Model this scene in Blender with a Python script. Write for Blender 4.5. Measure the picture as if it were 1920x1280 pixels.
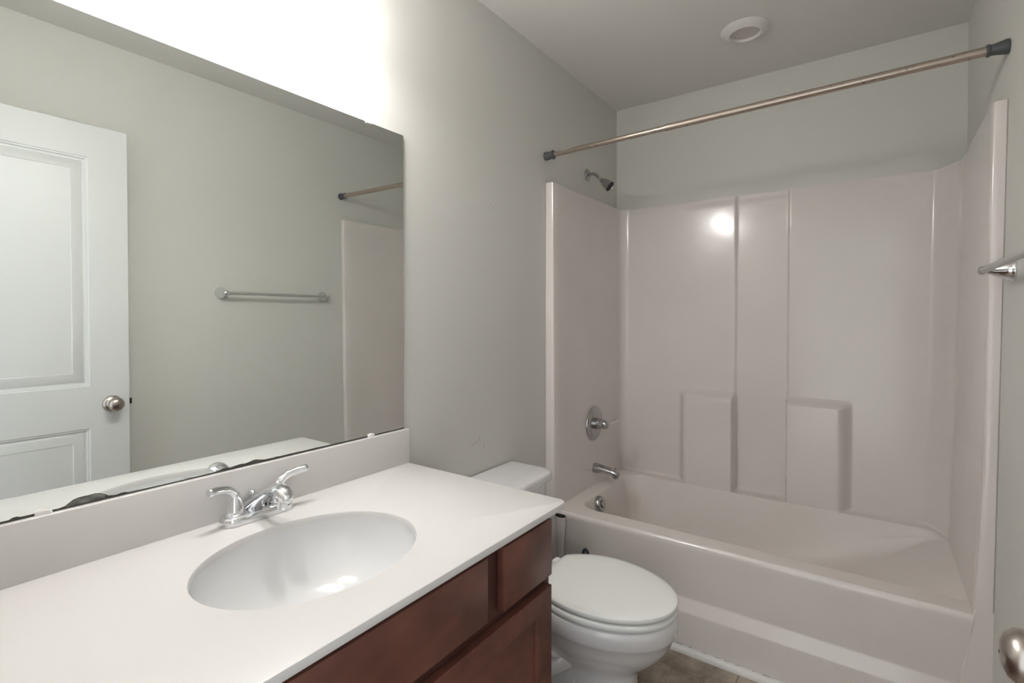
import bpy, bmesh, math
from math import sin, cos, pi, sqrt, radians
from mathutils import Vector, Matrix

for o in list(bpy.data.objects): bpy.data.objects.remove(o, do_unlink=True)
scene = bpy.context.scene
C = scene.collection

# ------------------------------------------------------------ camera
W = 1.524            # room width, x = 0 is the mirror wall
H = 2.4766           # ceiling height
cam_d = bpy.data.cameras.new('camera')
cam_d.sensor_fit = 'HORIZONTAL'; cam_d.sensor_width = 36.0
cam_d.lens = 948.0/1920*36
cam_d.shift_y = -32.6/1920
cam_d.clip_start = 0.01
cam = bpy.data.objects.new('camera', cam_d); C.objects.link(cam)
cam.location = (1.2223, -2.7541, 1.2804)
cam.rotation_euler = (pi/2-0.0131, 0, 0.6211)
scene.camera = cam

# ------------------------------------------------------------ world, exposure
scene.view_settings.view_transform = 'Standard'
scene.view_settings.look = 'None'
scene.view_settings.gamma = 1.0
scene.view_settings.use_curve_mapping = False
scene.view_settings.exposure = 0.24
world = bpy.data.worlds.new('world'); scene.world = world
world.use_nodes = True
world.node_tree.nodes['Background'].inputs[0].default_value = (0.93, 0.97, 1.0, 1)
world.node_tree.nodes['Background'].inputs[1].default_value = 1.35
LAMP_W = 8.5
LAMP_Y = (-1.985, -2.335)
LAMP_C = (1.0, 0.975, 0.955)

# ------------------------------------------------------------ materials
def srgb(r, g, b):
    f = lambda c: (c/255/12.92) if c/255 <= .04045 else ((c/255+.055)/1.055)**2.4
    return (f(r), f(g), f(b), 1)

def mat(name, col, rough=.5, metal=0., bump=None, vary=None, coat=0., spec=.5):
    m = bpy.data.materials.new(name); m.use_nodes = True
    nt = m.node_tree; b = nt.nodes['Principled BSDF']
    b.inputs['Base Color'].default_value = col
    b.inputs['Roughness'].default_value = rough
    b.inputs['Metallic'].default_value = metal
    b.inputs['Coat Weight'].default_value = coat
    b.inputs['Coat Roughness'].default_value = .08
    b.inputs['Specular IOR Level'].default_value = spec
    tc = nt.nodes.new('ShaderNodeTexCoord')
    if bump:
        n = nt.nodes.new('ShaderNodeTexNoise'); n.inputs['Scale'].default_value = bump[0]
        n.inputs['Detail'].default_value = 3
        nt.links.new(tc.outputs['Object'], n.inputs['Vector'])
        bp = nt.nodes.new('ShaderNodeBump'); bp.inputs['Strength'].default_value = bump[1]
        bp.inputs['Distance'].default_value = bump[2]
        nt.links.new(n.outputs['Fac'], bp.inputs['Height']); nt.links.new(bp.outputs['Normal'], b.inputs['Normal'])
    if vary:      # (scale, other colour, low, high, stretch)
        mp = nt.nodes.new('ShaderNodeMapping'); mp.inputs['Scale'].default_value = vary[4] if len(vary) > 4 else (1, 1, 1)
        n = nt.nodes.new('ShaderNodeTexNoise'); n.inputs['Scale'].default_value = vary[0]; n.inputs['Detail'].default_value = 6
        r = nt.nodes.new('ShaderNodeMapRange'); r.inputs[1].default_value = vary[2]; r.inputs[2].default_value = vary[3]
        mx = nt.nodes.new('ShaderNodeMix'); mx.data_type = 'RGBA'
        mx.inputs[6].default_value = col; mx.inputs[7].default_value = vary[1]
        nt.links.new(tc.outputs['Object'], mp.inputs['Vector']); nt.links.new(mp.outputs[0], n.inputs['Vector'])
        nt.links.new(n.outputs['Fac'], r.inputs[0]); nt.links.new(r.outputs[0], mx.inputs[0])
        nt.links.new(mx.outputs[2], b.inputs['Base Color'])
    return m

M = {}
M['wall'] = mat('wall paint', (.66, .652, .618, 1), .55, bump=(260, .12, .001), vary=(1.6, (.645, .637, .597, 1), .35, .7))
M['ceil'] = mat('ceiling paint', (.74, .725, .69, 1), .7, bump=(160, .15, .001))
M['door'] = mat('door paint', (.70, .71, .70, 1), .35, bump=(220, .06, .001))
M['trim'] = mat('trim paint', (.76, .74, .71, 1), .35)
M['acrylic'] = mat('tub acrylic', (.74, .69, .665, 1), .17, coat=.25, vary=(2.2, (.715, .665, .635, 1), .4, .7), bump=(8, .16, .004))
M['basin'] = mat('worn tub bottom acrylic', (.735, .685, .655, 1), .42, spec=.35, vary=(2.2, (.715, .662, .62, 1), .4, .7))
M['counter'] = mat('cultured marble', (.68, .66, .645, 1), .32)
M['porcelain'] = mat('porcelain', (.74, .73, .735, 1), .08, coat=.5)
M['sinkwhite'] = mat('sink porcelain', (.72, .72, .72, 1), .13)
M['seat'] = mat('seat plastic', (.85, .86, .83, 1), .22)
M['chrome'] = mat('chrome', (.80, .81, .83, 1), .06, metal=1)
M['dullchrome'] = mat('dull chrome', (.47, .465, .46, 1), .13, metal=1)
M['nickel'] = mat('brushed nickel', (.50, .45, .41, 1), .28, metal=1)
M['rod'] = mat('rod nickel', (.50, .43, .37, 1), .30, metal=1, vary=(170, (.13, .075, .05, 1), .655, .68, (.5, 1, 1)))
M['cup'] = mat('grey rubber', (.085, .09, .095, 1), .45)
M['wood'] = mat('stained maple', srgb(116, 72, 60), .36, vary=(9, srgb(80, 46, 38), .36, .70, (1, .8, 1)))
M['woodin'] = mat('stained frame', srgb(76, 44, 38), .45)
M['dark'] = mat('dark gap', (.01, .008, .007, 1), .8)
M['black'] = mat('black rubber', (.012, .012, .012, 1), .5)
M['satin'] = mat('satin bar', (.52, .52, .50, 1), .32, metal=.5)
M['lens'] = mat('lamp lens', (.62, .56, .555, 1), .4)
M['plate'] = mat('fixture plate', (.55, .53, .50, 1), .25, metal=1)
M['clip'] = mat('clear plastic clip', (.78, .77, .74, 1), .15)
M['caulk'] = mat('caulk', (.76, .74, .71, 1), .5)
M['sticker'] = mat('paper sticker', (.62, .60, .56, 1), .6)
M['scuff'] = mat('grey scuff', (.30, .29, .27, 1), .6)
M['corrosion'] = mat('desilvered edge', (.085, .085, .075, 1), .4, vary=(60, (.22, .23, .205, 1), .45, .6))
M['corrline'] = mat('desilvered rim', (.05, .045, .035, 1), .5)
M['valve'] = mat('blue grey metal', (.05, .065, .075, 1), .3, metal=.6)
M['mirror'] = mat('mirror silver', (.88, .915, .895, 1), .0, metal=1)
M['glassedge'] = mat('glass edge', (.30, .36, .34, 1), .2)

def emis(name, col, s):
    m = bpy.data.materials.new(name); m.use_nodes = True
    b = m.node_tree.nodes['Principled BSDF']
    b.inputs['Base Color'].default_value = (.9, .9, .9, 1); b.inputs['Roughness'].default_value = .25
    b.inputs['Emission Color'].default_value = (*col, 1); b.inputs['Emission Strength'].default_value = s
    return m
M['shade'] = emis('lit frosted glass', LAMP_C, 19.0)
def thin_glass(m, f):      # thin frosted glass lets part of the bulb's light straight through
    nt = m.node_tree; b = nt.nodes['Principled BSDF']; o = nt.nodes['Material Output']
    t = nt.nodes.new('ShaderNodeBsdfTransparent'); x = nt.nodes.new('ShaderNodeMixShader'); x.inputs[0].default_value = f
    nt.links.new(b.outputs[0], x.inputs[1]); nt.links.new(t.outputs[0], x.inputs[2]); nt.links.new(x.outputs[0], o.inputs['Surface'])
thin_glass(M['shade'], .6)
M['bulb'] = emis('lit bulb', LAMP_C, 12.0)

def floor_mat():
    m = bpy.data.materials.new('stone look vinyl'); m.use_nodes = True
    nt = m.node_tree; b = nt.nodes['Principled BSDF']; N = nt.nodes.new; L = nt.links.new
    tc = N('ShaderNodeTexCoord')
    n1 = N('ShaderNodeTexNoise'); n1.inputs['Scale'].default_value = 9; n1.inputs['Detail'].default_value = 8; n1.inputs['Roughness'].default_value = .68
    L(tc.outputs['Object'], n1.inputs['Vector'])
    r = N('ShaderNodeValToRGB'); r.color_ramp.elements[0].position = .36; r.color_ramp.elements[0].color = (.20, .155, .118, 1)
    r.color_ramp.elements[1].position = .68; r.color_ramp.elements[1].color = (.56, .48, .39, 1)
    L(n1.outputs['Fac'], r.inputs[0])
    mp = N('ShaderNodeMapping'); mp.inputs['Location'].default_value = (.075, -.134, 0)
    L(tc.outputs['Object'], mp.inputs['Vector'])
    br = N('ShaderNodeTexBrick'); br.offset = 0; br.inputs['Scale'].default_value = 1
    br.inputs['Mortar Size'].default_value = .0025; br.inputs['Brick Width'].default_value = .457; br.inputs['Row Height'].default_value = .457
    br.inputs['Color1'].default_value = (1, 1, 1, 1); br.inputs['Color2'].default_value = (.9, .9, .9, 1); br.inputs['Mortar'].default_value = (.45, .42, .4, 1)
    L(mp.outputs[0], br.inputs['Vector'])
    mx = N('ShaderNodeMix'); mx.data_type = 'RGBA'; mx.blend_type = 'MULTIPLY'; mx.inputs[0].default_value = 1
    L(r.outputs[0], mx.inputs[6]); L(br.outputs['Color'], mx.inputs[7]); L(mx.outputs[2], b.inputs['Base Color'])
    b.inputs['Roughness'].default_value = .45
    return m
M['floor'] = floor_mat()

# ------------------------------------------------------------ mesh helpers
class MB:
    def __init__(s): s.bm = bmesh.new()
    def add(s, vs, fs):
        v = [s.bm.verts.new(p) for p in vs]
        for f in fs:
            try: s.bm.faces.new([v[i] for i in f])
            except ValueError: pass
        return v
    def box(s, x0, x1, y0, y1, z0, z1, bev=0., seg=2):
        vs = [(x, y, z) for z in (z0, z1) for y in (y0, y1) for x in (x0, x1)]
        b = bmesh.new(); v = [b.verts.new(p) for p in vs]
        for f in ((0, 2, 3, 1), (4, 5, 7, 6), (0, 1, 5, 4), (2, 6, 7, 3), (0, 4, 6, 2), (1, 3, 7, 5)): b.faces.new([v[i] for i in f])
        if bev: bmesh.ops.bevel(b, geom=list(b.edges), offset=bev, segments=seg, profile=.5, affect='EDGES')
        s.merge(b); return s
    def merge(s, b):
        b.verts.ensure_lookup_table(); idx = {v: i for i, v in enumerate(b.verts)}
        s.add([v.co.copy() for v in b.verts], [[idx[v] for v in f.verts] for f in b.faces]); b.free()
    def rings(s, rings, cap0=True, cap1=True, closed=True):
        n = len(rings[0]); vs = [p for r in rings for p in r]; fs = []
        for i in range(len(rings)-1):
            for j in range(n if closed else n-1):
                k = (j+1) % n
                fs.append((i*n+j, i*n+k, (i+1)*n+k, (i+1)*n+j))
        if cap0: fs.append(tuple(range(n-1, -1, -1)))
        if cap1: fs.append(tuple(range((len(rings)-1)*n, len(rings)*n)))
        s.add(vs, fs); return s
    def lathe(s, prof, org, axis=(0, 0, 1), n=40, cap=(True, True)):
        a = Vector(axis).normalized(); u = a.orthogonal().normalized(); w = a.cross(u); o = Vector(org)
        return s.rings([[o + a*h + (u*cos(2*pi*k/n) + w*sin(2*pi*k/n))*max(r, 1e-5) for k in range(n)] for r, h in prof], *cap)
    def tube(s, path, rad, n=20, ell=None, cap=True, sub=6, up=(0, 0, 1)):
        """smooth tube through points; rad number or list; ell = vertical squash list"""
        P = [Vector(p) for p in path]; R = rad if isinstance(rad, (list, tuple)) else [rad]*len(P)
        E = ell if isinstance(ell, (list, tuple)) else [ell or 1.]*len(P)
        pts, rr, ee = [], [], []
        def cr(a, b, c, d, t): return .5*((2*b)+(c-a)*t+(2*a-5*b+4*c-d)*t*t+(3*b-a-3*c+d)*t**3)
        for i in range(len(P)-1):
            a, b, c, d = P[max(i-1, 0)], P[i], P[i+1], P[min(i+2, len(P)-1)]
            q = [R[max(i-1, 0)], R[i], R[i+1], R[min(i+2, len(P)-1)]]
            for k in range(sub):
                t = k/sub; pts.append(cr(a, b, c, d, t)); rr.append(max(cr(*q, t), 1e-4)); ee.append(E[i]*(1-t)+E[i+1]*t)
        pts.append(P[-1]); rr.append(R[-1]); ee.append(E[-1])
        rings = []; upv = Vector(up)
        for i, p in enumerate(pts):
            t = (pts[min(i+1, len(pts)-1)]-pts[max(i-1, 0)]).normalized()
            sd = t.cross(upv)
            if sd.length < 1e-3: sd = t.cross(Vector((0, 1, 0)))
            sd.normalize(); v = sd.cross(t)
            rings.append([p+(sd*cos(2*pi*k/n)+v*ee[i]*sin(2*pi*k/n))*rr[i] for k in range(n)])
        return s.rings(rings, cap, cap)
    def grid(s, f, nu, nv):
        vs = [f(i/nu, j/nv) for j in range(nv+1) for i in range(nu+1)]
        fs = [(j*(nu+1)+i, j*(nu+1)+i+1, (j+1)*(nu+1)+i+1, (j+1)*(nu+1)+i) for j in range(nv) for i in range(nu)]
        s.add(vs, fs); return s
    def build(s, name, m, parent=None, smooth=40, recalc=True):
        bm = s.bm
        if parent is not None:
            L = Vector(parent['_o']) if '_o' in parent else Vector()
            for v in bm.verts: v.co -= L
        bmesh.ops.remove_doubles(bm, verts=bm.verts, dist=1e-6)
        if recalc: bmesh.ops.recalc_face_normals(bm, faces=bm.faces)
        me = bpy.data.meshes.new(name); bm.to_mesh(me); bm.free()
        if smooth:
            for p in me.polygons: p.use_smooth = True
            me.set_sharp_from_angle(angle=radians(smooth))
        me.materials.append(M[m])
        o = bpy.data.objects.new(name, me); C.objects.link(o)
        if parent is not None:
            o.parent = parent
            o['_o'] = parent['_o'] if '_o' in parent else (0., 0., 0.)
        return o

def thing(name, loc, label, cat, group=None):
    o = bpy.data.objects.new(name, None); C.objects.link(o); o.location = loc
    o.empty_display_size = .05
    o['_o'] = tuple(loc); o['label'] = label; o['category'] = cat
    if group: o['group'] = group
    return o
def tag(o, label, cat, group=None):
    o['label'] = label; o['category'] = cat
    if group: o['group'] = group
    return o
def struct(o, label=None):
    o['kind'] = 'structure'
    if label: o['label'] = label
    return o
def sst(a, b, x):
    t = min(max((x-a)/(b-a), 0), 1) if b != a else float(x > a)
    return t*t*(3-2*t)

# ------------------------------------------------------------ room shell
YN = -2.715            # near wall
T = .10
def wallx(z):          # the right wall is slightly out of plumb below the rod
    return W + .002 - .0115*max(0, 1.92-z) if z < 1.92 else W + .002*1
def struct_box(name, m, *a, label=None): return struct(MB().box(*a).build(name, m), label)

struct_box('floor', 'floor', -T, W+T, YN-1.0, T, -.08, 0, label='brown stone look floor tiles')
struct_box('ceiling', 'ceil', -T, W+T, YN-T, T, H, H+.08, label='pale grey painted ceiling')
struct_box('wall_left', 'wall', -T, 0, YN-T, T, 0, H, label='pale grey green wall behind the mirror, toilet and shower head')
wl = bpy.data.objects['wall_left']; wl['_o'] = (0., 0., 0.)
for pts in ([(-1.285, .806), (-1.272, .809), (-1.262, .816), (-1.258, .826)], [(-1.305, .800), (-1.292, .803), (-1.287, .801)], [(-1.236, .779), (-1.231, .786), (-1.229, .792)], [(-1.19, 1.72), (-1.187, 1.728)], [(-1.176, 1.705), (-1.172, 1.715)]):
    MB().tube([(.0003, y, z) for y, z in pts], .0009, n=8, sub=3, ell=.8).build('scuff_mark', 'scuff', wl)
struct_box('wall_back', 'wall', 0, W+.03, 0, T, 0, H, label='pale grey green wall above the long side of the bathtub')
b = MB()
zs = [H*k/40 for k in range(41)]
b.rings([[(wallx(z), YN, z), (wallx(z), 0, z), (W+T, 0, z), (W+T, YN, z)] for z in zs])
struct(b.build('wall_right', 'wall', smooth=20), 'pale grey green wall carrying the towel bar')
b = MB(); DX0, DX1, DH = .67, 1.462, 2.095
b.box(0, DX0, YN-.12, YN, 0, H); b.box(DX1, wallx(1)-.001, YN-.12, YN, 0, H); b.box(DX0, DX1, YN-.12, YN, DH, H)
struct(b.build('wall_front', 'wall'), 'wall around the doorway at the near end of the room')
b = MB()
b.box(.61, DX0, YN, YN+.014, 0, DH+.06, .003); b.box(DX0, DX1, YN, YN+.014, DH, DH+.06, .003)
struct(b.build('trim_1', 'trim'), 'white door casing around the doorway')
# baseboards
b = MB().box(0, .014, -1.655, -.80, 0, .085, .003); struct(b.build('baseboard_left', 'trim'), 'white baseboard behind the toilet')
b = MB()
b.rings([[(wallx(z)-t, -2.70, z), (wallx(z)-t, -.80, z), (wallx(z), -.80, z), (wallx(z), -2.70, z)] for z, t in ((0, .014), (.07, .014), (.085, .006))])
struct(b.build('baseboard_right', 'trim'), 'white baseboard along the right wall')

# ------------------------------------------------------------ panelled slab (doors)
def slab(mb, org, U, V, Nn, w, h, t, panels, loops, bev=.002):
    """slab with panel recesses on its +Nn face. org = corner at the back of the face plane"""
    o, U, V, Nn = Vector(org), Vector(U), Vector(V), Vector(Nn)
    P = lambda u, v, n: o+U*u+V*v+Nn*n
    us = sorted({0., w} | {x for p in panels for x in p[:2]}); vs = sorted({0., h} | {x for p in panels for x in p[2:]})
    for i in range(len(us)-1):
        for j in range(len(vs)-1):
            if any(abs(us[i]-p[0]) < 1e-6 or (p[0] < us[i]+1e-6 < p[1]) and True for p in panels) and any((p[0]-1e-6 <= us[i] and us[i+1] <= p[1]+1e-6 and p[2]-1e-6 <= vs[j] and vs[j+1] <= p[3]+1e-6) for p in panels): continue
            u0 = us[i]+(bev if i == 0 else 0); u1 = us[i+1]-(bev if i == len(us)-2 else 0)
            v0 = vs[j]+(bev if j == 0 else 0); v1 = vs[j+1]-(bev if j == len(vs)-2 else 0)
            mb.add([P(u0, v0, 0), P(u1, v0, 0), P(u1, v1, 0), P(u0, v1, 0)], [(0, 1, 2, 3)])
    for p in panels:
        rs = []
        for ins, dep in [(0, 0)]+loops:
            rs.append([P(p[0]+ins, p[2]+ins, dep), P(p[1]-ins, p[2]+ins, dep), P(p[1]-ins, p[3]-ins, dep), P(p[0]+ins, p[3]-ins, dep)])
        mb.rings(rs, False, True)
    rs = []
    for ins, n in ((bev, 0), (bev*.3, -bev*.3), (0, -bev), (0, -t)):
        rs.append([P(ins, ins, n), P(w-ins, ins, n), P(w-ins, h-ins, n), P(ins, h-ins, n)])
    mb.rings(rs, False, True)

# ------------------------------------------------------------ entry door, folded back against the right wall
XD = 1.41
b = MB()
DY0, DY1 = -2.70, -1.94
dw = DY1-DY0
# u runs towards the tub (+y), face looks at -x
slab(b, (XD, DY0, .012), (0, 1, 0), (0, 0, 1), (-1, 0, 0), dw, 2.058, .035,
     [(.135, dw-.135, .985, 1.925), (.135, dw-.135, .19, .812)],
     [(.004, -.003), (.008, -.0035), (.012, -.009), (.018, -.0095), (.022, -.007), (.055, -.0015), (.057, -.0035)])
door = struct(b.build('door_1', 'door', smooth=25), 'white two panel door folded back against the right wall')
KY, KZ = -2.003, .918
kb = MB().lathe([(.0, .0), (.033, .0), (.0335, .004), (.031, .008), (.024, .012), (.015, .016), (.0125, .022), (.0125, .030), (.017, .038), (.025, .045), (.0285, .054), (.0275, .062), (.022, .069), (.012, .0735), (.0, .0745)], (XD, KY, KZ), (-1, 0, 0), 48)
k = kb.build('door_knob', 'nickel', door, smooth=60)
MB().lathe([(.0, 0), (.0021, 0), (.0018, .0003), (.0, .0005)], (XD-.0743, KY, KZ), (-1, 0, 0), 16).build('lock_button', 'black', k)
MB().lathe([(.0, 0), (.004, 0), (.0035, .003), (0, .0035)], (XD-.0105, KY-.024, KZ+.004), (-1, 0, 0), 16).build('screw', 'chrome', k)
MB().box(XD+.010, XD+.024, DY1-.001, DY1+.012, KZ-.012, KZ+.012, .002).build('latch', 'black', door)
MB().box(XD+.006, XD+.029, DY1, DY1+.0015, KZ-.03, KZ+.03).build('latch_plate', 'nickel', door)
kb = MB().lathe([(.0, .0), (.033, .0), (.031, .008), (.015, .014), (.0125, .022), (.020, .030), (.026, .038), (.022, .047), (.0, .050)], (XD+.035, KY, KZ), (1, 0, 0), 40)
kb.build('door_knob', 'nickel', door, smooth=60)
for hz in (.25, 1.05, 1.85):
    MB().lathe([(.0, 0), (.006, 0), (.006, .09), (0, .09)], (XD-.004, DY0-.002, hz), (0, 0, 1), 16).build('hinge', 'nickel', door)

# ------------------------------------------------------------ bathtub and surround (one moulded unit)
DS = .785; ZS = 1.892; ZR = .414
tub = thing('bathtub', (W/2, -DS/2, 0), 'glossy off-white moulded bathtub with a one-piece three-sided shower surround', 'bathtub')
def xl(z): return .0405 + .0080*max(0, 1.88-z)            # inner face, left side
def xr(z): return 1.4945 - .0120*max(0, 1.88-z) - .025*max(0, .85-z)           # inner face, right side
def relief(x, z):
    """distance of the back panel from the wall"""
    base = .022
    # recessed centre strip between x .655 and .885
    d = base
    c = sst(.648, .664, x)*(1-sst(.882, .896, x))*sst(.388, .40, z)
    # protruding shelf blocks
    lb = sst(.368, .428, x)*(1-sst(.648, .664, x))*(1-sst(.868, .904, z))
    rb = sst(.882, .896, x)*(1-sst(1.094, 1.150, x))*(1-sst(.868, .904, z))
    d += .066*max(lb, rb)
    # lower skirt under the shelves: everything comes forward at rim height
    low = 1-sst(.398, .420, z)
    d = d*(1-low) + .088*low
    d -= .011*c*(1-low)
    # soft roll along the top
    d -= .004*sst(1.845, 1.885, z)
    return d
def corner(t, z, side):
    pass
# surround: profile path in plan, swept in z
NZ = 190
zlist = [ZR-.10+(ZS-ZR+.10)*k/NZ for k in range(NZ+1)]
def sur_profile(z):
    a = xl(z); c = xr(z); P = []
    # left flange front edge
    P += [(.0005, -DS+.004), (.003, -DS+.0005), (a*.4, -DS), (a-.007, -DS), (a-.002, -DS+.002), (a, -DS+.008)]
    for k in range(1, 15): P.append((a, -DS+.008+(DS-.008-.075)*k/15.5))
    # left corner, a soft chamfer with rolled edges
    rc = .020+.026*sst(.455, .53, z)
    for k in range(9):
        t = pi/2*k/8; P.append((a+rc-rc*cos(t), -.022-rc+rc*sin(t)))
    x0, x1 = a+rc+.002, c-.075
    n = 380
    for k in range(n+1):
        x = x0+(x1-x0)*k/n; y = -relief(x, z)
        P.append((x, y))
    # right corner: wider chamfer between two rolled lines
    yl = P[-1][1]
    P += [(x1+.008, yl-.0035), (x1+.016, yl-.010), (x1+.045, min(-.085, yl-.02)), (c-.010, min(-.125, yl-.035)), (c-.003, min(-.138, yl-.04)), (c, min(-.155, yl-.05))]
    y1 = P[-1][1]
    for k in range(1, 15): P.append((c, y1+(-DS+.008-y1)*k/15))
    w = wallx(z)-.0002
    P += [(c, -DS+.008), (c+.002, -DS+.002), (c+.006, -DS), (c+(w-c)*.6, -DS), (w-.003, -DS+.0005), (w, -DS+.004)]
    return P
b = MB()
rings = [[(x, y, z) for x, y in sur_profile(z)] for z in zlist]
# top roll: pull the last ring back to the wall
top = []
for x, y in sur_profile(ZS):
    yy = y; xx = x
    if y > -.14 and .06 < x < 1.45: yy = -.001
    elif x < .3: xx = .001
    else: xx = wallx(ZS)-.001
    top.append((xx, min(yy, -.001), ZS+.001))
rings.append(top)
b.rings(rings, False, False, closed=False)
b.build('surround_panel', 'acrylic', tub, smooth=35)

# rim + basin as a height field
def basin_h(x, y):
    """height of tub interior"""
    xa, xb = .115, 1.462
    yf, yb = -.700, -.0905
    # signed distance to the rounded opening (positive inside)
    r = .10
    cx, cy = (xa+xb)/2, (yf+yb)/2; hx, hy = (xb-xa)/2-r, (yb-yf)/2-r
    dx, dy = abs(x-cx)-hx, abs(y-cy)-hy
    s = -(sqrt(max(dx, 0)**2+max(dy, 0)**2)+min(max(dx, dy), 0)-r)
    if x > 1.36 and y < -.30:      # the front rim runs straight on to the end wall
        s = s+(y-yf-s)*sst(1.36, 1.42, x) if y-yf > s else s
    if s <= 0: return ZR
    D = .300
    roll = D*sst(0, .105 if x > .30 else .065, s)
    steep = D*sin(pi/2*min(1, s/.125))
    w = sst(-.02, .10, min(x-xa, y-yf)-(yb-y))
    z = ZR-(roll*(1-w)+steep*w)
    back = ZR-.003-max(0, 1.470-x)*.56          # sloping backrest at the right end
    def smax(p, q, k):                           # smooth maximum of walls, backrest and bottom
        h = max(k-abs(p-q), 0)/k; return max(p, q)+h*h*k*.25
    kb = .20*sst(0, .12, ZR-max(z, back))+.004
    z = smax(smax(z, back, kb), .118, .04)
    return min(z, ZR)
nx, ny = 260, 160
def bf(u, v):
    x = .010+(1.470-.010)*u; y = -DS+.012+(DS-.012-.02)*v
    x = min(x, xr(ZR)+.012)
    z = basin_h(x, y)
    return (x, y, z)
b = MB().grid(bf, nx, ny)
b.build('basin', 'basin', tub, smooth=70)
# apron: upper face, slanted step, lower face; with rolled top edge
b = MB()
sec = [(-DS+.012, ZR), (-DS+.006, ZR-.0005), (-DS+.001, ZR-.004), (-DS-.003, ZR-.010), (-DS-.0045, ZR-.020), (-DS-.0040, ZR-.030), (-DS-.002, ZR-.06), (-DS+.006, .22), (-DS+.0065, .200), (-DS+.0065, .1955), (-DS+.0055, .1925), (-DS+.0035, .189), (-DS-.015, .1555), (-DS-.0165, .1525), (-DS-.0175, .149), (-DS-.018, .144), (-DS-.018, .002)]
def edge_x(z): return xr(z)+.004 if z > .35 else xr(z)+.004-(.35-z)*.02
def ap(u, v):
    k = v*(len(sec)-1); i = min(int(k), len(sec)-2); t = k-i
    y = sec[i][0]*(1-t)+sec[i+1][0]*t; z = sec[i][1]*(1-t)+sec[i+1][1]*t
    xa = xl(z)+.012; xb = 1.466-(.414-z)*.125+max(0, .2-z)*.0
    return (xa+(xb-xa)*u, y, z)
b.grid(ap, 60, (len(sec)-1))
b.build('apron', 'acrylic', tub, smooth=28)
# side flanges that run down beside the apron to the floor
def flange(x0a, x1a, side):
    b = MB(); rs = []
    for k in range(17):
        z = (ZR+.02)*k/16
        if side < 0: xi, xo = xl(z)+.014+max(0, .30-z)*.02, .001
        else: xi, xo = 1.466-(.414-z)*.125-.004, wallx(z)-.0002
        if z > ZR: xi = xl(z) if side < 0 else xr(z)
        y = -DS-.0005
        s = -side
        rs.append([(xo, y+.03, z), (xo, y, z), (xi-s*.004, y, z), (xi, y+.004, z), (xi, y+.035, z)])
    b.rings(rs, True, True); return b
f = flange(0, 0, -1); f.build('flange', 'acrylic', tub, smooth=40)
f = flange(0, 0, 1); f.build('flange', 'acrylic', tub, smooth=40)
# small moulded pocket where the left flange meets the rim
b = MB()
rs = []
for k in range(13):
    t = k/12; z = .392-.392*t; r = .018*(1-t)**1.6+.0085
    cx = .088-.002*t
    rs.append([(cx+r*cos(a), -DS-.010-r*.55*sin(a), z) for a in [pi*j/12 for j in range(13)]])
b.rings(rs, True, True); pk = b.build('corner_gusset', 'acrylic', tub, smooth=50)
b = MB(); b.rings([[(.088+.026*cos(a)*s_, -DS-.010-.015*sin(a)*s_, z) for a in [pi*j/12 for j in range(13)]] for z, s_ in ((.391, 1.0), (.397, 1.02), (.401, .8))]); b.build('gap_shadow', 'dark', pk)
# drain inside the tub
MB().lathe([(0, 0), (.03, 0), (.032, .003), (.028, .005), (.01, .004), (0, .004)], (.27, -.39, .1165), (0, 0, 1)).build('drain', 'chrome', tub)

# quarter round at the foot of the apron
b = MB(); xa, xb = .085, 1.43
b.rings([[(x, -DS-.018, 0), (x, -DS-.018, .022), (x, -DS-.024, .0215), (x, -DS-.031, .018), (x, -DS-.036, .012), (x, -DS-.038, .006), (x, -DS-.038, 0)] for x in (xa, xb)])
q = struct(b.build('trim_2', 'trim'), 'white quarter round moulding at the foot of the bathtub')
import random
random.seed(4)
b = MB(); x = .30
while x < 1.38:
    L_ = random.uniform(.02, .07); ph = random.uniform(0, 6)
    b.tube([(x+L_*t, -DS-.0195+.0012*sin(ph+9*t), .0215+.0016*sin(ph*2+11*t)) for t in (0, .33, .66, 1)], .0007, n=8, sub=3)
    x += L_+random.uniform(.004, .05)
b.build('cracked_caulk', 'corrline', q)

# ------------------------------------------------------------ shower rod
rod = thing('shower_rod', (.0, -.785, 2.017), 'old brushed nickel tension rod with rust spots spanning above the bathtub', 'shower rod')
r0 = Vector((0, -.785, 2.013)); r1 = Vector((W, -.785, 2.040)); dv = (r1-r0).normalized(); LR = (r1-r0).length
at = lambda t: r0+dv*t
MB().lathe([(0, .001), (.0185, .001), (.0185, .005), (.0172, .022), (.0155, .034), (.0165, .036), (.020, .038), (.0205, .043), (.018, .046), (.011, .047), (0, .047)], r0, dv).build('end_cup', 'cup', rod)
MB().lathe([(0, .0), (.0200, .0), (.0205, .006), (.0178, .018), (.0155, .030), (.0150, .038), (.017, .040), (.018, .045), (.016, .048), (0, .048)], r1+Vector((.0005, 0, 0)), -dv).build('end_cup', 'cup', rod)
MB().lathe([(0, .04), (.0105, .04), (.0105, .085), (.0112, .088), (.0112, .56), (0, .56)], r0, dv).build('inner_tube', 'rod', rod)
MB().lathe([(0, .552), (.0125, .552), (.0137, .553), (.0137, .575), (.0132, .578), (.0132, LR-.043), (0, LR-.043)], r0, dv).build('outer_tube', 'rod', rod)
b = MB(); pa = [at(.088+.05*t) for t in (0, 1)]
b.rings([[p+Vector((0, -.0119*cos(a), .0119*sin(a))) for a in [radians(d_) for d_ in range(25, 105, 8)]] for p in pa], False, False, closed=False)
b.build('sticker', 'sticker', rod)

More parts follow.
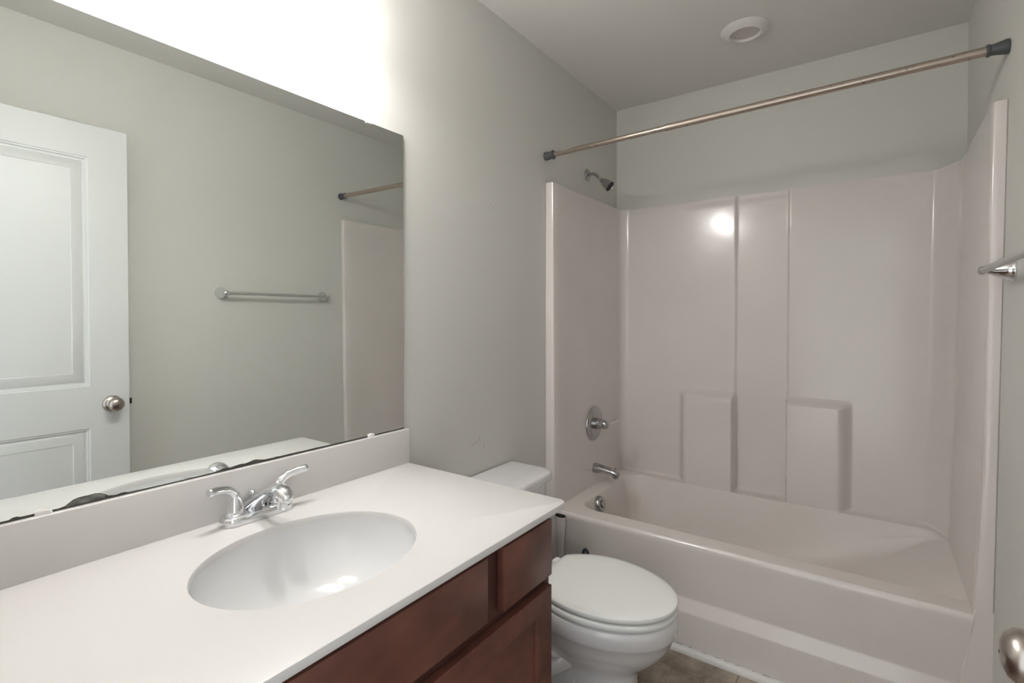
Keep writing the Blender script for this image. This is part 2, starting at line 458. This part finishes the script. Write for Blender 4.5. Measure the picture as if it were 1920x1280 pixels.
# ------------------------------------------------------------ shower head
sh = thing('showerhead', (0, -.372, 2.022), 'small worn chrome shower head on a bent arm above the surround', 'shower head')
MB().lathe([(0, .0005), (.0315, .0005), (.0325, .003), (.030, .007), (.020, .0115), (.012, .0125), (0, .0125)], (0, -.372, 2.022), (1, 0, 0)).build('flange', 'dullchrome', sh)
MB().tube([(.008, -.372, 2.022), (.030, -.372, 2.024), (.048, -.372, 2.018), (.064, -.372, 2.003), (.078, -.372, 1.986)], .0085, n=20).build('arm', 'dullchrome', sh)
ax = Vector((.72, 0, -.60)).normalized(); o_ = Vector((.074, -.372, 1.991))
MB().lathe([(0, 0), (.010, 0), (.010, .003), (.0085, .005), (0, .005)], o_, ax).build('tape_collar', 'sticker', sh)
hd = MB().lathe([(0, .005), (.0105, .005), (.0115, .010), (.0115, .018), (.016, .022), (.019, .030), (.024, .048), (.0275, .066), (.028, .072), (.0265, .073), (.025, .068), (0, .062)], o_, ax).build('head', 'dullchrome', sh)
MB().lathe([(0, .0635), (.0245, .0688), (.0245, .0700), (0, .0665)], o_, ax).build('nozzle_face', 'black', hd)

# ------------------------------------------------------------ tub valve
VX = .0505
VY, VZ = -.390, .735
va = thing('shower_valve', (VX, VY, VZ), 'round chrome shower control plate with a single lever', 'shower valve')
MB().lathe([(0, -.001), (.086, -.001), (.0885, .003), (.087, .006), (.080, .0085), (.074, .008), (.070, .010), (.058, .0135), (.050, .0125), (.030, .013), (0, .013)], (VX, VY, VZ), (1, 0, 0), 56).build('plate', 'dullchrome', va)
MB().lathe([(0, .012), (.029, .012), (.029, .030), (.026, .033), (.026, .050), (.0225, .054), (.0225, .066), (.019, .074), (.011, .080), (0, .082)], (VX, VY, VZ), (1, 0, 0), 40).build('stem', 'dullchrome', va)
MB().tube([(VX+.062, VY, VZ-.002), (VX+.075, VY+.022, VZ+.002), (VX+.083, VY+.052, VZ+.008), (VX+.090, VY+.080, VZ+.018)], [.014, .012, .0125, .0125], ell=[.8, .6, .5, .42], n=20).build('lever', 'chrome', va)
for s_ in (-1, 1):
    MB().lathe([(0, .008), (.005, .008), (.004, .0105), (0, .011)], (VX, VY-.006*s_, VZ+.045*s_), (1, 0, 0), 16).build('screw', 'black', va)

# ------------------------------------------------------------ tub spout
sp = thing('tub_spout', (.0525, -.383, .502), 'chrome tub spout with a diverter pull below the valve', 'tub spout')
b = MB(); rings = []
for t, hh, hw, dz in ((-.02, .026, .026, 0), (0, .027, .027, 0), (.003, .0275, .0275, 0), (.03, .0255, .0265, -.001), (.07, .0215, .0245, -.004), (.10, .0185, .023, -.007), (.120, .0165, .0215, -.010), (.130, .0145, .0185, -.012), (.135, .010, .012, -.013), (.136, .002, .002, -.014)):
    rings.append([(.053+t, -.383+hw*cos(a), .502+dz+hh*sin(a)*(1 if sin(a) > 0 else .85)) for a in [2*pi*k/32 for k in range(32)]])
b.rings(rings); b.build('body', 'dullchrome', sp, smooth=50)
MB().lathe([(0, 0), (.016, 0), (.0165, .016), (0, .016)], (.053+.114, -.383, .4695), (0, 0, 1)).build('outlet', 'dullchrome', sp)
MB().lathe([(0, 0), (.003, 0), (.003, .010), (.006, .012), (.0065, .016), (.004, .019), (0, .019)], (.053+.114, -.383, .503), (0, 0, 1), 20).build('diverter_pull', 'dullchrome', sp)

# ------------------------------------------------------------ overflow
ov = thing('overflow_cover', (.10, -.42, .345), 'round chrome overflow cover inside the drain end of the tub', 'overflow cover')
oa = Vector((1, 0, .28)).normalized(); oo = Vector((.137, -.500, .366))
MB().lathe([(0, -.03), (.039, -.03), (.040, .004), (.038, .012), (.034, .016), (.0, .017)], oo, oa).build('cover', 'dullchrome', ov)
MB().lathe([(0, .016), (.0195, .016), (.0195, .0172), (0, .0172)], oo, oa).build('ring_gap', 'black', ov)
MB().lathe([(0, .016), (.017, .016), (.017, .021), (.015, .0225), (0, .0225)], oo, oa).build('turn_button', 'dullchrome', ov)

# ------------------------------------------------------------ towel bar
TX = wallx(1.405)
tb = thing('towel_bar', (TX, -1.21, 1.405), 'chrome towel bar with two posts on the right wall', 'towel bar')
bx = 1.458
for yy in (-.925, -1.512):
    p = MB().lathe([(0, 0), (.0295, 0), (.0305, .003), (.0295, .007), (.0275, .010), (.0275, .011), (.0235, .022), (.017, .036), (.011, .048), (.0095, .055)], (TX, yy, 1.405), (-1, 0, 0)).build('post', 'chrome', tb, smooth=50)
    MB().lathe([(0, -.0135), (.006, -.013), (.0105, -.009), (.0125, 0), (.0105, .009), (.006, .013), (0, .0135)], (bx, yy, 1.405), (0, 1, 0)).build('socket', 'chrome', tb, smooth=80)
MB().lathe([(0, 0), (.0082, 0), (.0082, 1.512-.925), (0, 1.512-.925)], (bx, -1.512, 1.405), (0, 1, 0)).build('bar', 'satin', tb)

# ------------------------------------------------------------ ceiling light over the tub
cl = thing('ceiling_light', (.778, -.468, H), 'round white recessed ceiling light with a dull lens, switched off, above the tub', 'ceiling light')
MB().lathe([(.0605, .0005), (.094, .0005), (.0945, .003), (.092, .006), (.078, .013), (.066, .020), (.060, .022), (.0575, .020), (.0575, .010)], (.778, -.468, H), (0, 0, -1), 64, (False, False)).build('trim_ring', 'trim', cl, smooth=30)
MB().lathe([(0, .0135), (.03, .013), (.0575, .0105), (.0575, .0005), (0, .0005)], (.778, -.468, H), (0, 0, -1), 64).build('lens', 'lens', cl)

# ------------------------------------------------------------ mirror
MY0, MY1, MZ0, MZ1 = -2.68, -1.6462, .9275, 1.8565
mir = thing('wall_mirror', (0, (MY0+MY1)/2, MZ0), 'large frameless wall mirror above the counter, its bottom edge blackened in patches', 'mirror')
MB().box(.001, .0055, MY0, MY1, MZ0, MZ1).build('backing', 'glassedge', mir)
MB().add([(.0057, MY0+.001, MZ0+.001), (.0057, MY1-.001, MZ0+.001), (.0057, MY1-.001, MZ1-.001), (.0057, MY0+.001, MZ1-.001)], [(0, 1, 2, 3)]) if False else None
b = MB(); b.box(.0052, .0060, MY0+.0008, MY1-.0008, MZ0+.0008, MZ1-.0008); b.build('glass', 'mirror', mir, smooth=0)
# blackened patches as irregular shapes, measured up from the bottom edge: (y, height)
out = [(-2.68, .010), (-2.60, .004), (-2.553, .004), (-2.548, .009), (-2.543, .010), (-2.538, .006), (-2.50, .005), (-2.487, .004), (-2.478, .007), (-2.472, .016), (-2.466, .024), (-2.458, .028), (-2.45, .0285), (-2.442, .028), (-2.434, .029), (-2.426, .026), (-2.418, .018), (-2.412, .009), (-2.40, .005), (-2.392, .008), (-2.386, .008), (-2.38, .004),
       (-2.36, .003), (-2.30, .002), (-2.22, .003), (-2.205, .006), (-2.198, .011), (-2.190, .010), (-2.182, .007), (-2.172, .010), (-2.163, .012), (-2.155, .012), (-2.148, .010), (-2.138, .013), (-2.130, .017), (-2.122, .018), (-2.112, .012), (-2.10, .008), (-2.07, .006), (-2.03, .007), (-1.99, .006), (-1.96, .007), (-1.93, .005), (-1.90, .006), (-1.86, .004), (-1.80, .005), (-1.77, .004), (-1.72, .005), (-1.69, .004), (-1.6475, .0055)]
def strip(out, x, dz, name, m, base=.0003):
    out = [(y, h*.5) for y, h in out]
    b = MB(); n = len(out)
    vs = [(x, y, MZ0+base) for y, h in out]+[(x, y, MZ0+max(h+dz, base+.0004)) for y, h in out]
    vs += [(x-.0006, y_, z_) for _, y_, z_ in vs]
    fs = [(i, i+1, n+i+1, n+i) for i in range(n-1)] + [(2*n+i+1, 2*n+i, 3*n+i, 3*n+i+1) for i in range(n-1)] + [(n+i, n+i+1, 3*n+i+1, 3*n+i) for i in range(n-1)]
    b.add(vs, fs); return b.build(name, m, mir, smooth=0)
strip(out, .0064, 0, 'corroded_rim', 'corrline')
big = [(y, h) for y, h in out if -2.480 < y < -2.414]
strip(big, .0066, -.0014, 'corroded_patch', 'corrosion', .0016)
def clip(y, z, s):
    b = MB(); rs = []
    for xx, k in ((.001, 1), (.009, 1), (.0115, .8)):
        rs.append([(xx, y+.0135*k*cos(a)*(1 if abs(cos(a)) < .8 else .95), z+s*(-.006+.014*k*max(sin(a), 0)**.6)) for a in [pi*j/16 for j in range(17)]])
    b.rings(rs); return b.build('clip', 'clip', mir)
clip(-2.508, MZ0, 1); clip(-1.777, MZ0, 1)
b = MB(); b.box(.001, .0095, -1.792, -1.772, MZ1-.005, MZ1+.002, .0018); b.build('clip', 'clip', mir)
b = MB(); b.box(.001, .011, -2.640, -2.613, MZ1-.006, MZ1+.004, .002); b.build('clip', 'clip', mir)

# ------------------------------------------------------------ vanity light
UP = .068
vl = thing('vanity_light', (0, -2.16, 2.12+UP), 'lit wall lamp with frosted glass bell shades above the mirror', 'wall lamp')
MB().box(.0005, .022, -2.16-.26, -2.16+.26, 2.150+UP, 2.235+UP, .008, 3).build('backplate', 'plate', vl)
for yy in LAMP_Y:
    MB().tube([(.018, yy, 2.19+UP), (.06, yy, 2.195+UP), (.10, yy, 2.192+UP), (.118, yy, 2.178+UP), (.12, yy, 2.160+UP)], .008).build('arm', 'plate', vl)
    MB().lathe([(0, 0), (.024, 0), (.026, -.012), (.024, -.030), (0, -.030)], (.12, yy, 2.170+UP), (0, 0, 1)).build('socket', 'plate', vl)
    pr = [(.022, 2.145), (.030, 2.140), (.042, 2.125), (.052, 2.100), (.060, 2.070), (.068, 2.045), (.077, 2.027), (.081, 2.021), (.0825, 2.019), (.081, 2.018), (.078, 2.022), (.066, 2.042), (.057, 2.070), (.049, 2.099), (.039, 2.121), (.022, 2.138)]
    s_ = MB().lathe([(r, z-2.0) for r, z in pr], (.12, yy, 2.0+UP), (0, 0, 1), 48, (False, False)).build('shade', 'shade', vl, smooth=60)
    bl = MB().lathe([(0, .0), (.014, .004), (.026, .018), (.030, .034), (.026, .050), (.014, .068), (.012, .078), (0, .078)], (.12, yy, 2.060+UP), (0, 0, 1), 24).build('bulb', 'bulb', vl, smooth=60)
    ld = bpy.data.lights.new('bulb_light', 'POINT'); ld.energy = LAMP_W; ld.shadow_soft_size = .028; ld.color = LAMP_C
    lo = bpy.data.objects.new('bulb_light', ld); C.objects.link(lo); lo.parent = vl
    lo.location = Vector((.12, yy, 2.055+UP))-Vector((0, -2.16, 2.12+UP))

# ------------------------------------------------------------ countertop with backsplash
CZ = .8166; CX = .5945; CY1 = -1.6325; CY0 = YN+.001; CT = .017
SX, SY, SA, SB = .318, -2.168, .178, .217      # sink cut-out: half sizes in x and y
ct = thing('countertop', (CX/2, (CY0+CY1)/2, CZ), 'white cultured marble vanity countertop with an oval sink cut-out', 'countertop')
def ray_rr(th, ins, rad):
    """point where the ray from the sink centre leaves the counter outline inset by ins"""
    x0, x1, y0, y1 = .0005, CX-ins, CY0, CY1-ins
    c, s = cos(th), sin(th); t = 1e9
    if c > 1e-9: t = min(t, (x1-SX)/c)
    if c < -1e-9: t = min(t, (x0-SX)/c)
    if s > 1e-9: t = min(t, (y1-SY)/s)
    if s < -1e-9: t = min(t, (y0-SY)/s)
    x, y = SX+c*t, SY+s*t
    r = max(rad-ins, .002); qx, qy = x1-r, y1-r
    if x > qx-1e-9 and y > qy-1e-9:     # rounded front corner at the toilet end
        # intersect ray with corner circle
        ox, oy = SX-qx, SY-qy; B = ox*c+oy*s; Cc = ox*ox+oy*oy-r*r; D = B*B-Cc
        if D > 0: t2 = -B+sqrt(D); x, y = SX+c*t2, SY+s*t2
    return x, y
ths = [2*pi*k/240 for k in range(240)]
for cxn, cyn in ((.0005, CY0), (CX, CY0), (.0005, CY1)):
    ths.append(math.atan2(cyn-SY, cxn-SX) % (2*pi))
cth = math.atan2(CY1-.02-SY, CX-.02-SX)
for k in range(-8, 9): ths.append((cth+k*.012) % (2*pi))
ths = sorted(set(round(t, 6) for t in ths))
def ell(th, k, dz):   # point on ellipse in direction th
    c, s = cos(th), sin(th); r = 1/sqrt((c/SA)**2+(s/SB)**2)
    return (SX+c*(r+k), SY+s*(r+k), CZ+dz)
rings = [[ell(t, .0, -CT) for t in ths], [ell(t, 0, -CT+.002) for t in ths], [ell(t, 0, -.004) for t in ths], [ell(t, .0015, -.001) for t in ths], [ell(t, .004, 0) for t in ths]]
for ins, dz in ((.004, 0), (.0012, -.0012), (0, -.004), (0, -CT+.004), (.0012, -CT+.0012), (.004, -CT)):
    rings.append([(*ray_rr(t, ins, .024), CZ+dz) for t in ths])
rings.append(rings[0])
b = MB(); b.rings(rings, False, False); b.build('slab', 'counter', ct, smooth=35)
MB().box(.0003, .0178, CY0+.001, CY1-.001, CZ-.001, .9255, .0022, 3).build('backsplash', 'counter', ct, smooth=35)

# ------------------------------------------------------------ sink bowl
sk = thing('sink', (SX, SY, CZ-CT), 'white oval undermount porcelain sink bowl set into the counter', 'sink')
prof = [(1.0, .0), (.9985, -.006), (.993, -.018), (.975, -.038), (.93, -.062), (.86, -.088), (.76, -.110), (.62, -.127), (.45, -.138), (.28, -.144), (.12, -.1475), (.11, -.150)]
b = MB()
def er(k, dz, off=0): return [(SX+cos(t)*(SA*k+off), SY+sin(t)*(SB*k+off), CZ-CT+dz) for t in [2*pi*j/120 for j in range(120)]]
rings = [er(k, dz) for k, dz in prof] + [er(k+.06, dz-.008) for k, dz in reversed(prof[2:])] + [er(1.09, -.0005)]
rings.append(rings[0]); b.rings(rings, False, False); b.build('bowl', 'sinkwhite', sk, smooth=60)
MB().lathe([(0, -.006), (.022, -.006), (.0235, .000), (.026, .0015), (.028, 0), (.028, -.002)], (SX, SY, CZ-CT-.146), (0, 0, 1), 36, (True, False)).build('drain', 'chrome', sk)

# ------------------------------------------------------------ faucet
FX, FY = .0535, -2.143
fc = thing('faucet', (FX, FY, CZ), 'chrome two-handle centreset faucet with curved levers behind the sink', 'faucet')
def stadium(hx, hy, z, n=32):
    r = hx; L = hy-hx; P = []
    for k in range(n):
        a = 2*pi*k/n; P.append((FX+r*cos(a), FY+(L if sin(a) >= 0 else -L)+r*sin(a), z))
    return P
b = MB(); b.rings([stadium(.0275, .083, CZ+.0003), stadium(.0285, .084, CZ+.002), stadium(.0275, .083, CZ+.013), stadium(.0255, .081, CZ+.0175), stadium(.022, .0775, CZ+.0195)]); b.build('base', 'chrome', fc, smooth=45)
for s_ in (-1, 1):
    hy = FY+s_*.052
    h = MB().lathe([(0, .018), (.0225, .018), (.0225, .0235), (.0205, .0245), (.0205, .026), (.0200, .030), (.0190, .036), (.0165, .047), (.0135, .057), (.0115, .064), (.009, .070), (0, .073)], (FX, hy, CZ), (0, 0, 1)).build('handle', 'chrome', fc, smooth=50)
    MB().tube([(FX, hy-.001*s_, CZ+.050), (FX+.001, hy+.003*s_, CZ+.066), (FX+.004, hy+.016*s_, CZ+.0785), (FX+.010, hy+.036*s_, CZ+.085), (FX+.017, hy+.059*s_, CZ+.0885), (FX+.018, hy+.0625*s_, CZ+.089)],
              [.0095, .0102, .0100, .0102, .0106, .0085], ell=[1, 1, .95, .9, .85, .8], n=24, sub=8).build('lever', 'chrome', h, smooth=50)
# spout
b = MB()
b.tube([(FX-.014, FY, CZ+.0225), (FX-.002, FY, CZ+.034), (FX+.022, FY, CZ+.050), (FX+.054, FY, CZ+.068), (FX+.084, FY, CZ+.078), (FX+.108, FY, CZ+.077), (FX+.124, FY, CZ+.067), (FX+.131, FY, CZ+.058)],
       [.030, .0225, .0165, .0155, .0175, .0180, .0145, .006], ell=[.7, .62, .62, .66, .72, .8, .9, .9], n=28, sub=8)
s2 = b.build('spout', 'chrome', fc, smooth=60)
MB().lathe([(0, -.020), (.0105, -.020), (.0112, -.016), (.0115, 0), (.010, .012), (0, .012)], (FX+.105, FY, CZ+.060), (.0, 0, 1)).build('aerator', 'chrome', s2)
MB().lathe([(0, 0), (.0028, 0), (.0028, .036), (.0035, .042), (.0085, .050), (.0085, .052), (.006, .054), (0, .0545)], (FX-.0245, FY, CZ+.003), (0, 0, 1), 24).build('lift_rod', 'chrome', fc)

# ------------------------------------------------------------ vanity cabinet
VXF = .555          # face frame
KT = CZ-CT-.0005
vc = thing('vanity_cabinet', (.28, -2.19, 0), 'reddish brown stained vanity cabinet under the white counter', 'cabinet')
CYA, CYB = CY0+.003, -1.662
b = MB()
b.box(.002, VXF-.02, CYA, CYB, .10, KT-.001) if False else None
# carcass: sides, bottom, back, top rails leaving the bowl free
b.box(.003, VXF-.019, CYB-.016, CYB, .10, KT); b.box(.003, VXF-.019, CYA, CYA+.016, .10, KT)
b.box(.003, VXF-.019, CYA+.016, CYB-.016, .10, .116); b.box(.003, .010, CYA+.016, CYB-.016, .116, KT)
b.build('carcass', 'wood', vc, smooth=30)
b = MB()
b.box(VXF-.019, VXF, CYB-.040, CYB, .10, KT); b.box(VXF-.019, VXF, CYA, CYA+.04, .10, KT)
b.box(VXF-.019, VXF, CYA+.04, CYB-.04, KT-.035, KT); b.box(VXF-.019, VXF, CYA+.04, CYB-.04, .605, .655)
b.box(VXF-.019, VXF, -1.935, -1.870, .655, KT-.035); b.box(VXF-.019, VXF, -2.425, -2.385, .655, KT-.035)
b.box(VXF-.019, VXF, CYA+.04, CYB-.04, .10, .135); b.box(VXF-.019, VXF, -2.215, -2.165, .135, .605)
b.build('face_frame', 'woodin', vc, smooth=30)
MB().box(.02, VXF-.075, CYA+.01, CYB-.003, 0, .099).build('toe_kick', 'woodin', vc)
XF = .575
def front(name, y0, y1, z0, z1, bev=.0022):
    b = MB(); b.box(XF-.0195, XF, y0, y1, z0, z1, bev, 2); return b.build(name, 'wood', vc, smooth=30)
front('drawer', -1.880, -1.678, .641, .781)
front('false_front', -2.420, -1.934, .645, .781)
front('drawer', CYA+.02, -2.436, .645, .781)
def cdoor(y0, y1):
    b = MB(); w = y1-y0
    slab(b, (XF, y0, .125), (0, 1, 0), (0, 0, 1), (1, 0, 0), w, .49, .019, [(.052, w-.052, .052, .49-.052)], [(.002, -.0015), (.005, -.0015), (.009, -.006), (.012, -.008), (.0125, -.0095)], .003)
    return b.build('door', 'wood', vc, smooth=25)
cdoor(-2.186, -1.678); cdoor(CYA+.012, -2.192)

# ------------------------------------------------------------ toilet
TY = -1.258
to = thing('toilet', (.36, TY, 0), 'white two-piece toilet with its lid closed between vanity and bathtub', 'toilet')
def egg(n=72, xb=.315, xf=.751, xm=.50, hw=.185, ar=.222, rb=.10, z=0., inset=0.):
    P = []
    xb, xf, hw, ar = xb+inset, xf-inset, hw-inset, ar-inset
    for k in range(n):
        a = 2*pi*k/n; c, s = cos(a), sin(a)
        if c >= 0: x = xm+(xf-xm)*c; y = hw*s
        else:
            x = xm+ar*c; y = hw*s
            if x < xb:
                # flatten the back, soft corners
                x = xb+.004*(1-(abs(s)/max(1e-6, sqrt(max(1-((xm-xb)/ar)**2, 1e-6)))))*0; y = hw*s
        P.append((x, TY+y, z))
    return P
def eggstack(name, m, lv, parent, **kw):
    b = MB(); b.rings([egg(z=z, inset=i, **kw) for i, z in lv]); return b.build(name, m, parent, smooth=35)
# lid, seat
lid = eggstack('lid', 'seat', [(.012, .4025), (.004, .4040), (.001, .408), (0, .413), (.0015, .4175), (.006, .4205), (.020, .4215), (.026, .4225), (.06, .4232), (.12, .4240)], to)
eggstack('seat', 'seat', [(.008, .3790), (.003, .3805), (.0, .385), (-.001, .390), (.001, .3955), (.006, .3985), (.013, .3992)], to, xb=.300, xf=.750, hw=.188, ar=.226)
# bowl: lofted sections
def sec_ring(z, xb, xf, hw, p=2.0, n=72, xm=None):
    xm = xm if xm is not None else xb+(xf-xb)*.52; P = []
    for k in range(n):
        a = 2*pi*k/n; c, s = cos(a), sin(a)
        c2 = math.copysign(abs(c)**(2/p), c); s2_ = math.copysign(abs(s)**(2/p), s)
        P.append((xm+((xf-xm) if c > 0 else (xm-xb))*c2, TY+hw*s2_, z))
    return P
b = MB()
secs = [(0.0, .215, .640, .118, 3.0), (.012, .215, .640, .118, 3.0), (.022, .222, .632, .110, 2.8), (.05, .225, .628, .103, 2.6), (.12, .225, .626, .098, 2.4), (.165, .225, .628, .098, 2.2),
        (.185, .225, .637, .104, 2.1), (.205, .225, .657, .118, 2.05), (.23, .225, .688, .139, 2.0), (.26, .225, .715, .158, 2.0), (.29, .225, .733, .171, 2.0), (.312, .225, .7405, .1775, 2.0), (.320, .225, .747, .184, 2.0), (.330, .225, .7515, .1885, 2.0), (.355, .225, .7525, .1895, 2.0), (.370, .225, .7505, .188, 2.0), (.3765, .228, .745, .183, 2.0), (.378, .235, .735, .173, 2.0)]
b.rings([sec_ring(*s_) for s_ in secs]); bowl = b.build('bowl', 'porcelain', to, smooth=50)
# trapway bulge with ridges on each side of the pedestal
b = MB()
for s_ in (-1, 1):
    b.tube([(.47, TY+s_*.055, .20), (.43, TY+s_*.085, .195), (.37, TY+s_*.112, .17), (.31, TY+s_*.115, .11), (.25, TY+s_*.108, .05)], [.015, .036, .046, .044, .040], n=20)
    for k, (xx, zz) in enumerate(((.425, .232), (.405, .195), (.375, .155))):
        b.tube([(xx+.03, TY+s_*.066, zz-.030), (xx-.02, TY+s_*.130, zz-.012), (xx-.10, TY+s_*.142, zz+.020), (xx-.16, TY+s_*.12, zz+.03)], [.008, .015, .017, .012], n=14)
b.build('trapway', 'porcelain', to, smooth=70)
# shelf between bowl and tank
MB().box(.10, .33, TY-.105, TY+.105, .30, .374, .018, 3).build('tank_shelf', 'porcelain', to, smooth=60)
def tank_ring(z, x1, hw, r=.055, bow=.012, n=16, x0=.012):
    P = [(x0, TY-hw, z)]
    for k in range(n+1):
        a = -pi/2+(pi/2)*k/n; P.append((x1-r+r*cos(a), TY-hw+r+r*sin(a), z))
    for k in range(1, 12):
        t = -1+2*k/12; P.append((x1+bow*(1-t*t), TY+t*(hw-r), z))
    for k in range(n+1):
        a = (pi/2)*k/n; P.append((x1-r+r*cos(a), TY+hw-r+r*sin(a), z))
    P.append((x0, TY+hw, z)); return P
b = MB(); b.rings([tank_ring(z, x1, hw) for z, x1, hw in ((.374, .165, .170), (.385, .172, .178), (.50, .184, .190), (.648, .198, .203))]); b.build('tank', 'porcelain', to, smooth=50)
b = MB(); b.rings([tank_ring(z, x1, hw, x0=.006) for z, x1, hw in ((.6485, .203, .208), (.650, .210, .214), (.655, .213, .217), (.672, .213, .217), (.680, .210, .214), (.6845, .204, .208), (.686, .192, .197))]); b.build('tank_lid', 'porcelain', to, smooth=50)
for s_ in (-1, 1):
    MB().box(.285, .33, TY+s_*.075-.018, TY+s_*.075+.018, .3775, .409, .006, 2).build('seat_hinge', 'seat', to)
b = MB(); b.tube([(.214, TY-.145, .60), (.235, TY-.145, .60)], .008); b.tube([(.235, TY-.15, .60), (.238, TY-.11, .594), (.236, TY-.075, .588)], [.008, .007, .006], ell=.6); b.build('flush_lever', 'chrome', to)

# ------------------------------------------------------------ stop valve standing behind the toilet bowl
sv = thing('shutoff_valve', (.250, -.885, 0), 'small dark metal shutoff valve partly hidden behind the toilet lid', 'valve')
MB().lathe([(0, .0), (.018, .0), (.018, .004), (.006, .006), (.006, .255), (.012, .258), (.012, .285), (0, .285)], (.250, -.885, 0), (0, 0, 1), 24).build('riser', 'valve', sv)
MB().tube([(.250, -.885, .275), (.250, -.885, .308), (.258, -.885, .320), (.268, -.885, .314), (.268, -.885, .300)], [.0085, .007, .006, .006, .007], n=16).build('hook_outlet', 'valve', sv)
MB().lathe([(0, 0), (.009, 0), (.009, .012), (0, .012)], (.254, -.898, .285), (0, -1, 0), 20).build('handle', 'valve', sv)

for o in bpy.data.objects:
    if '_o' in o: del o['_o']
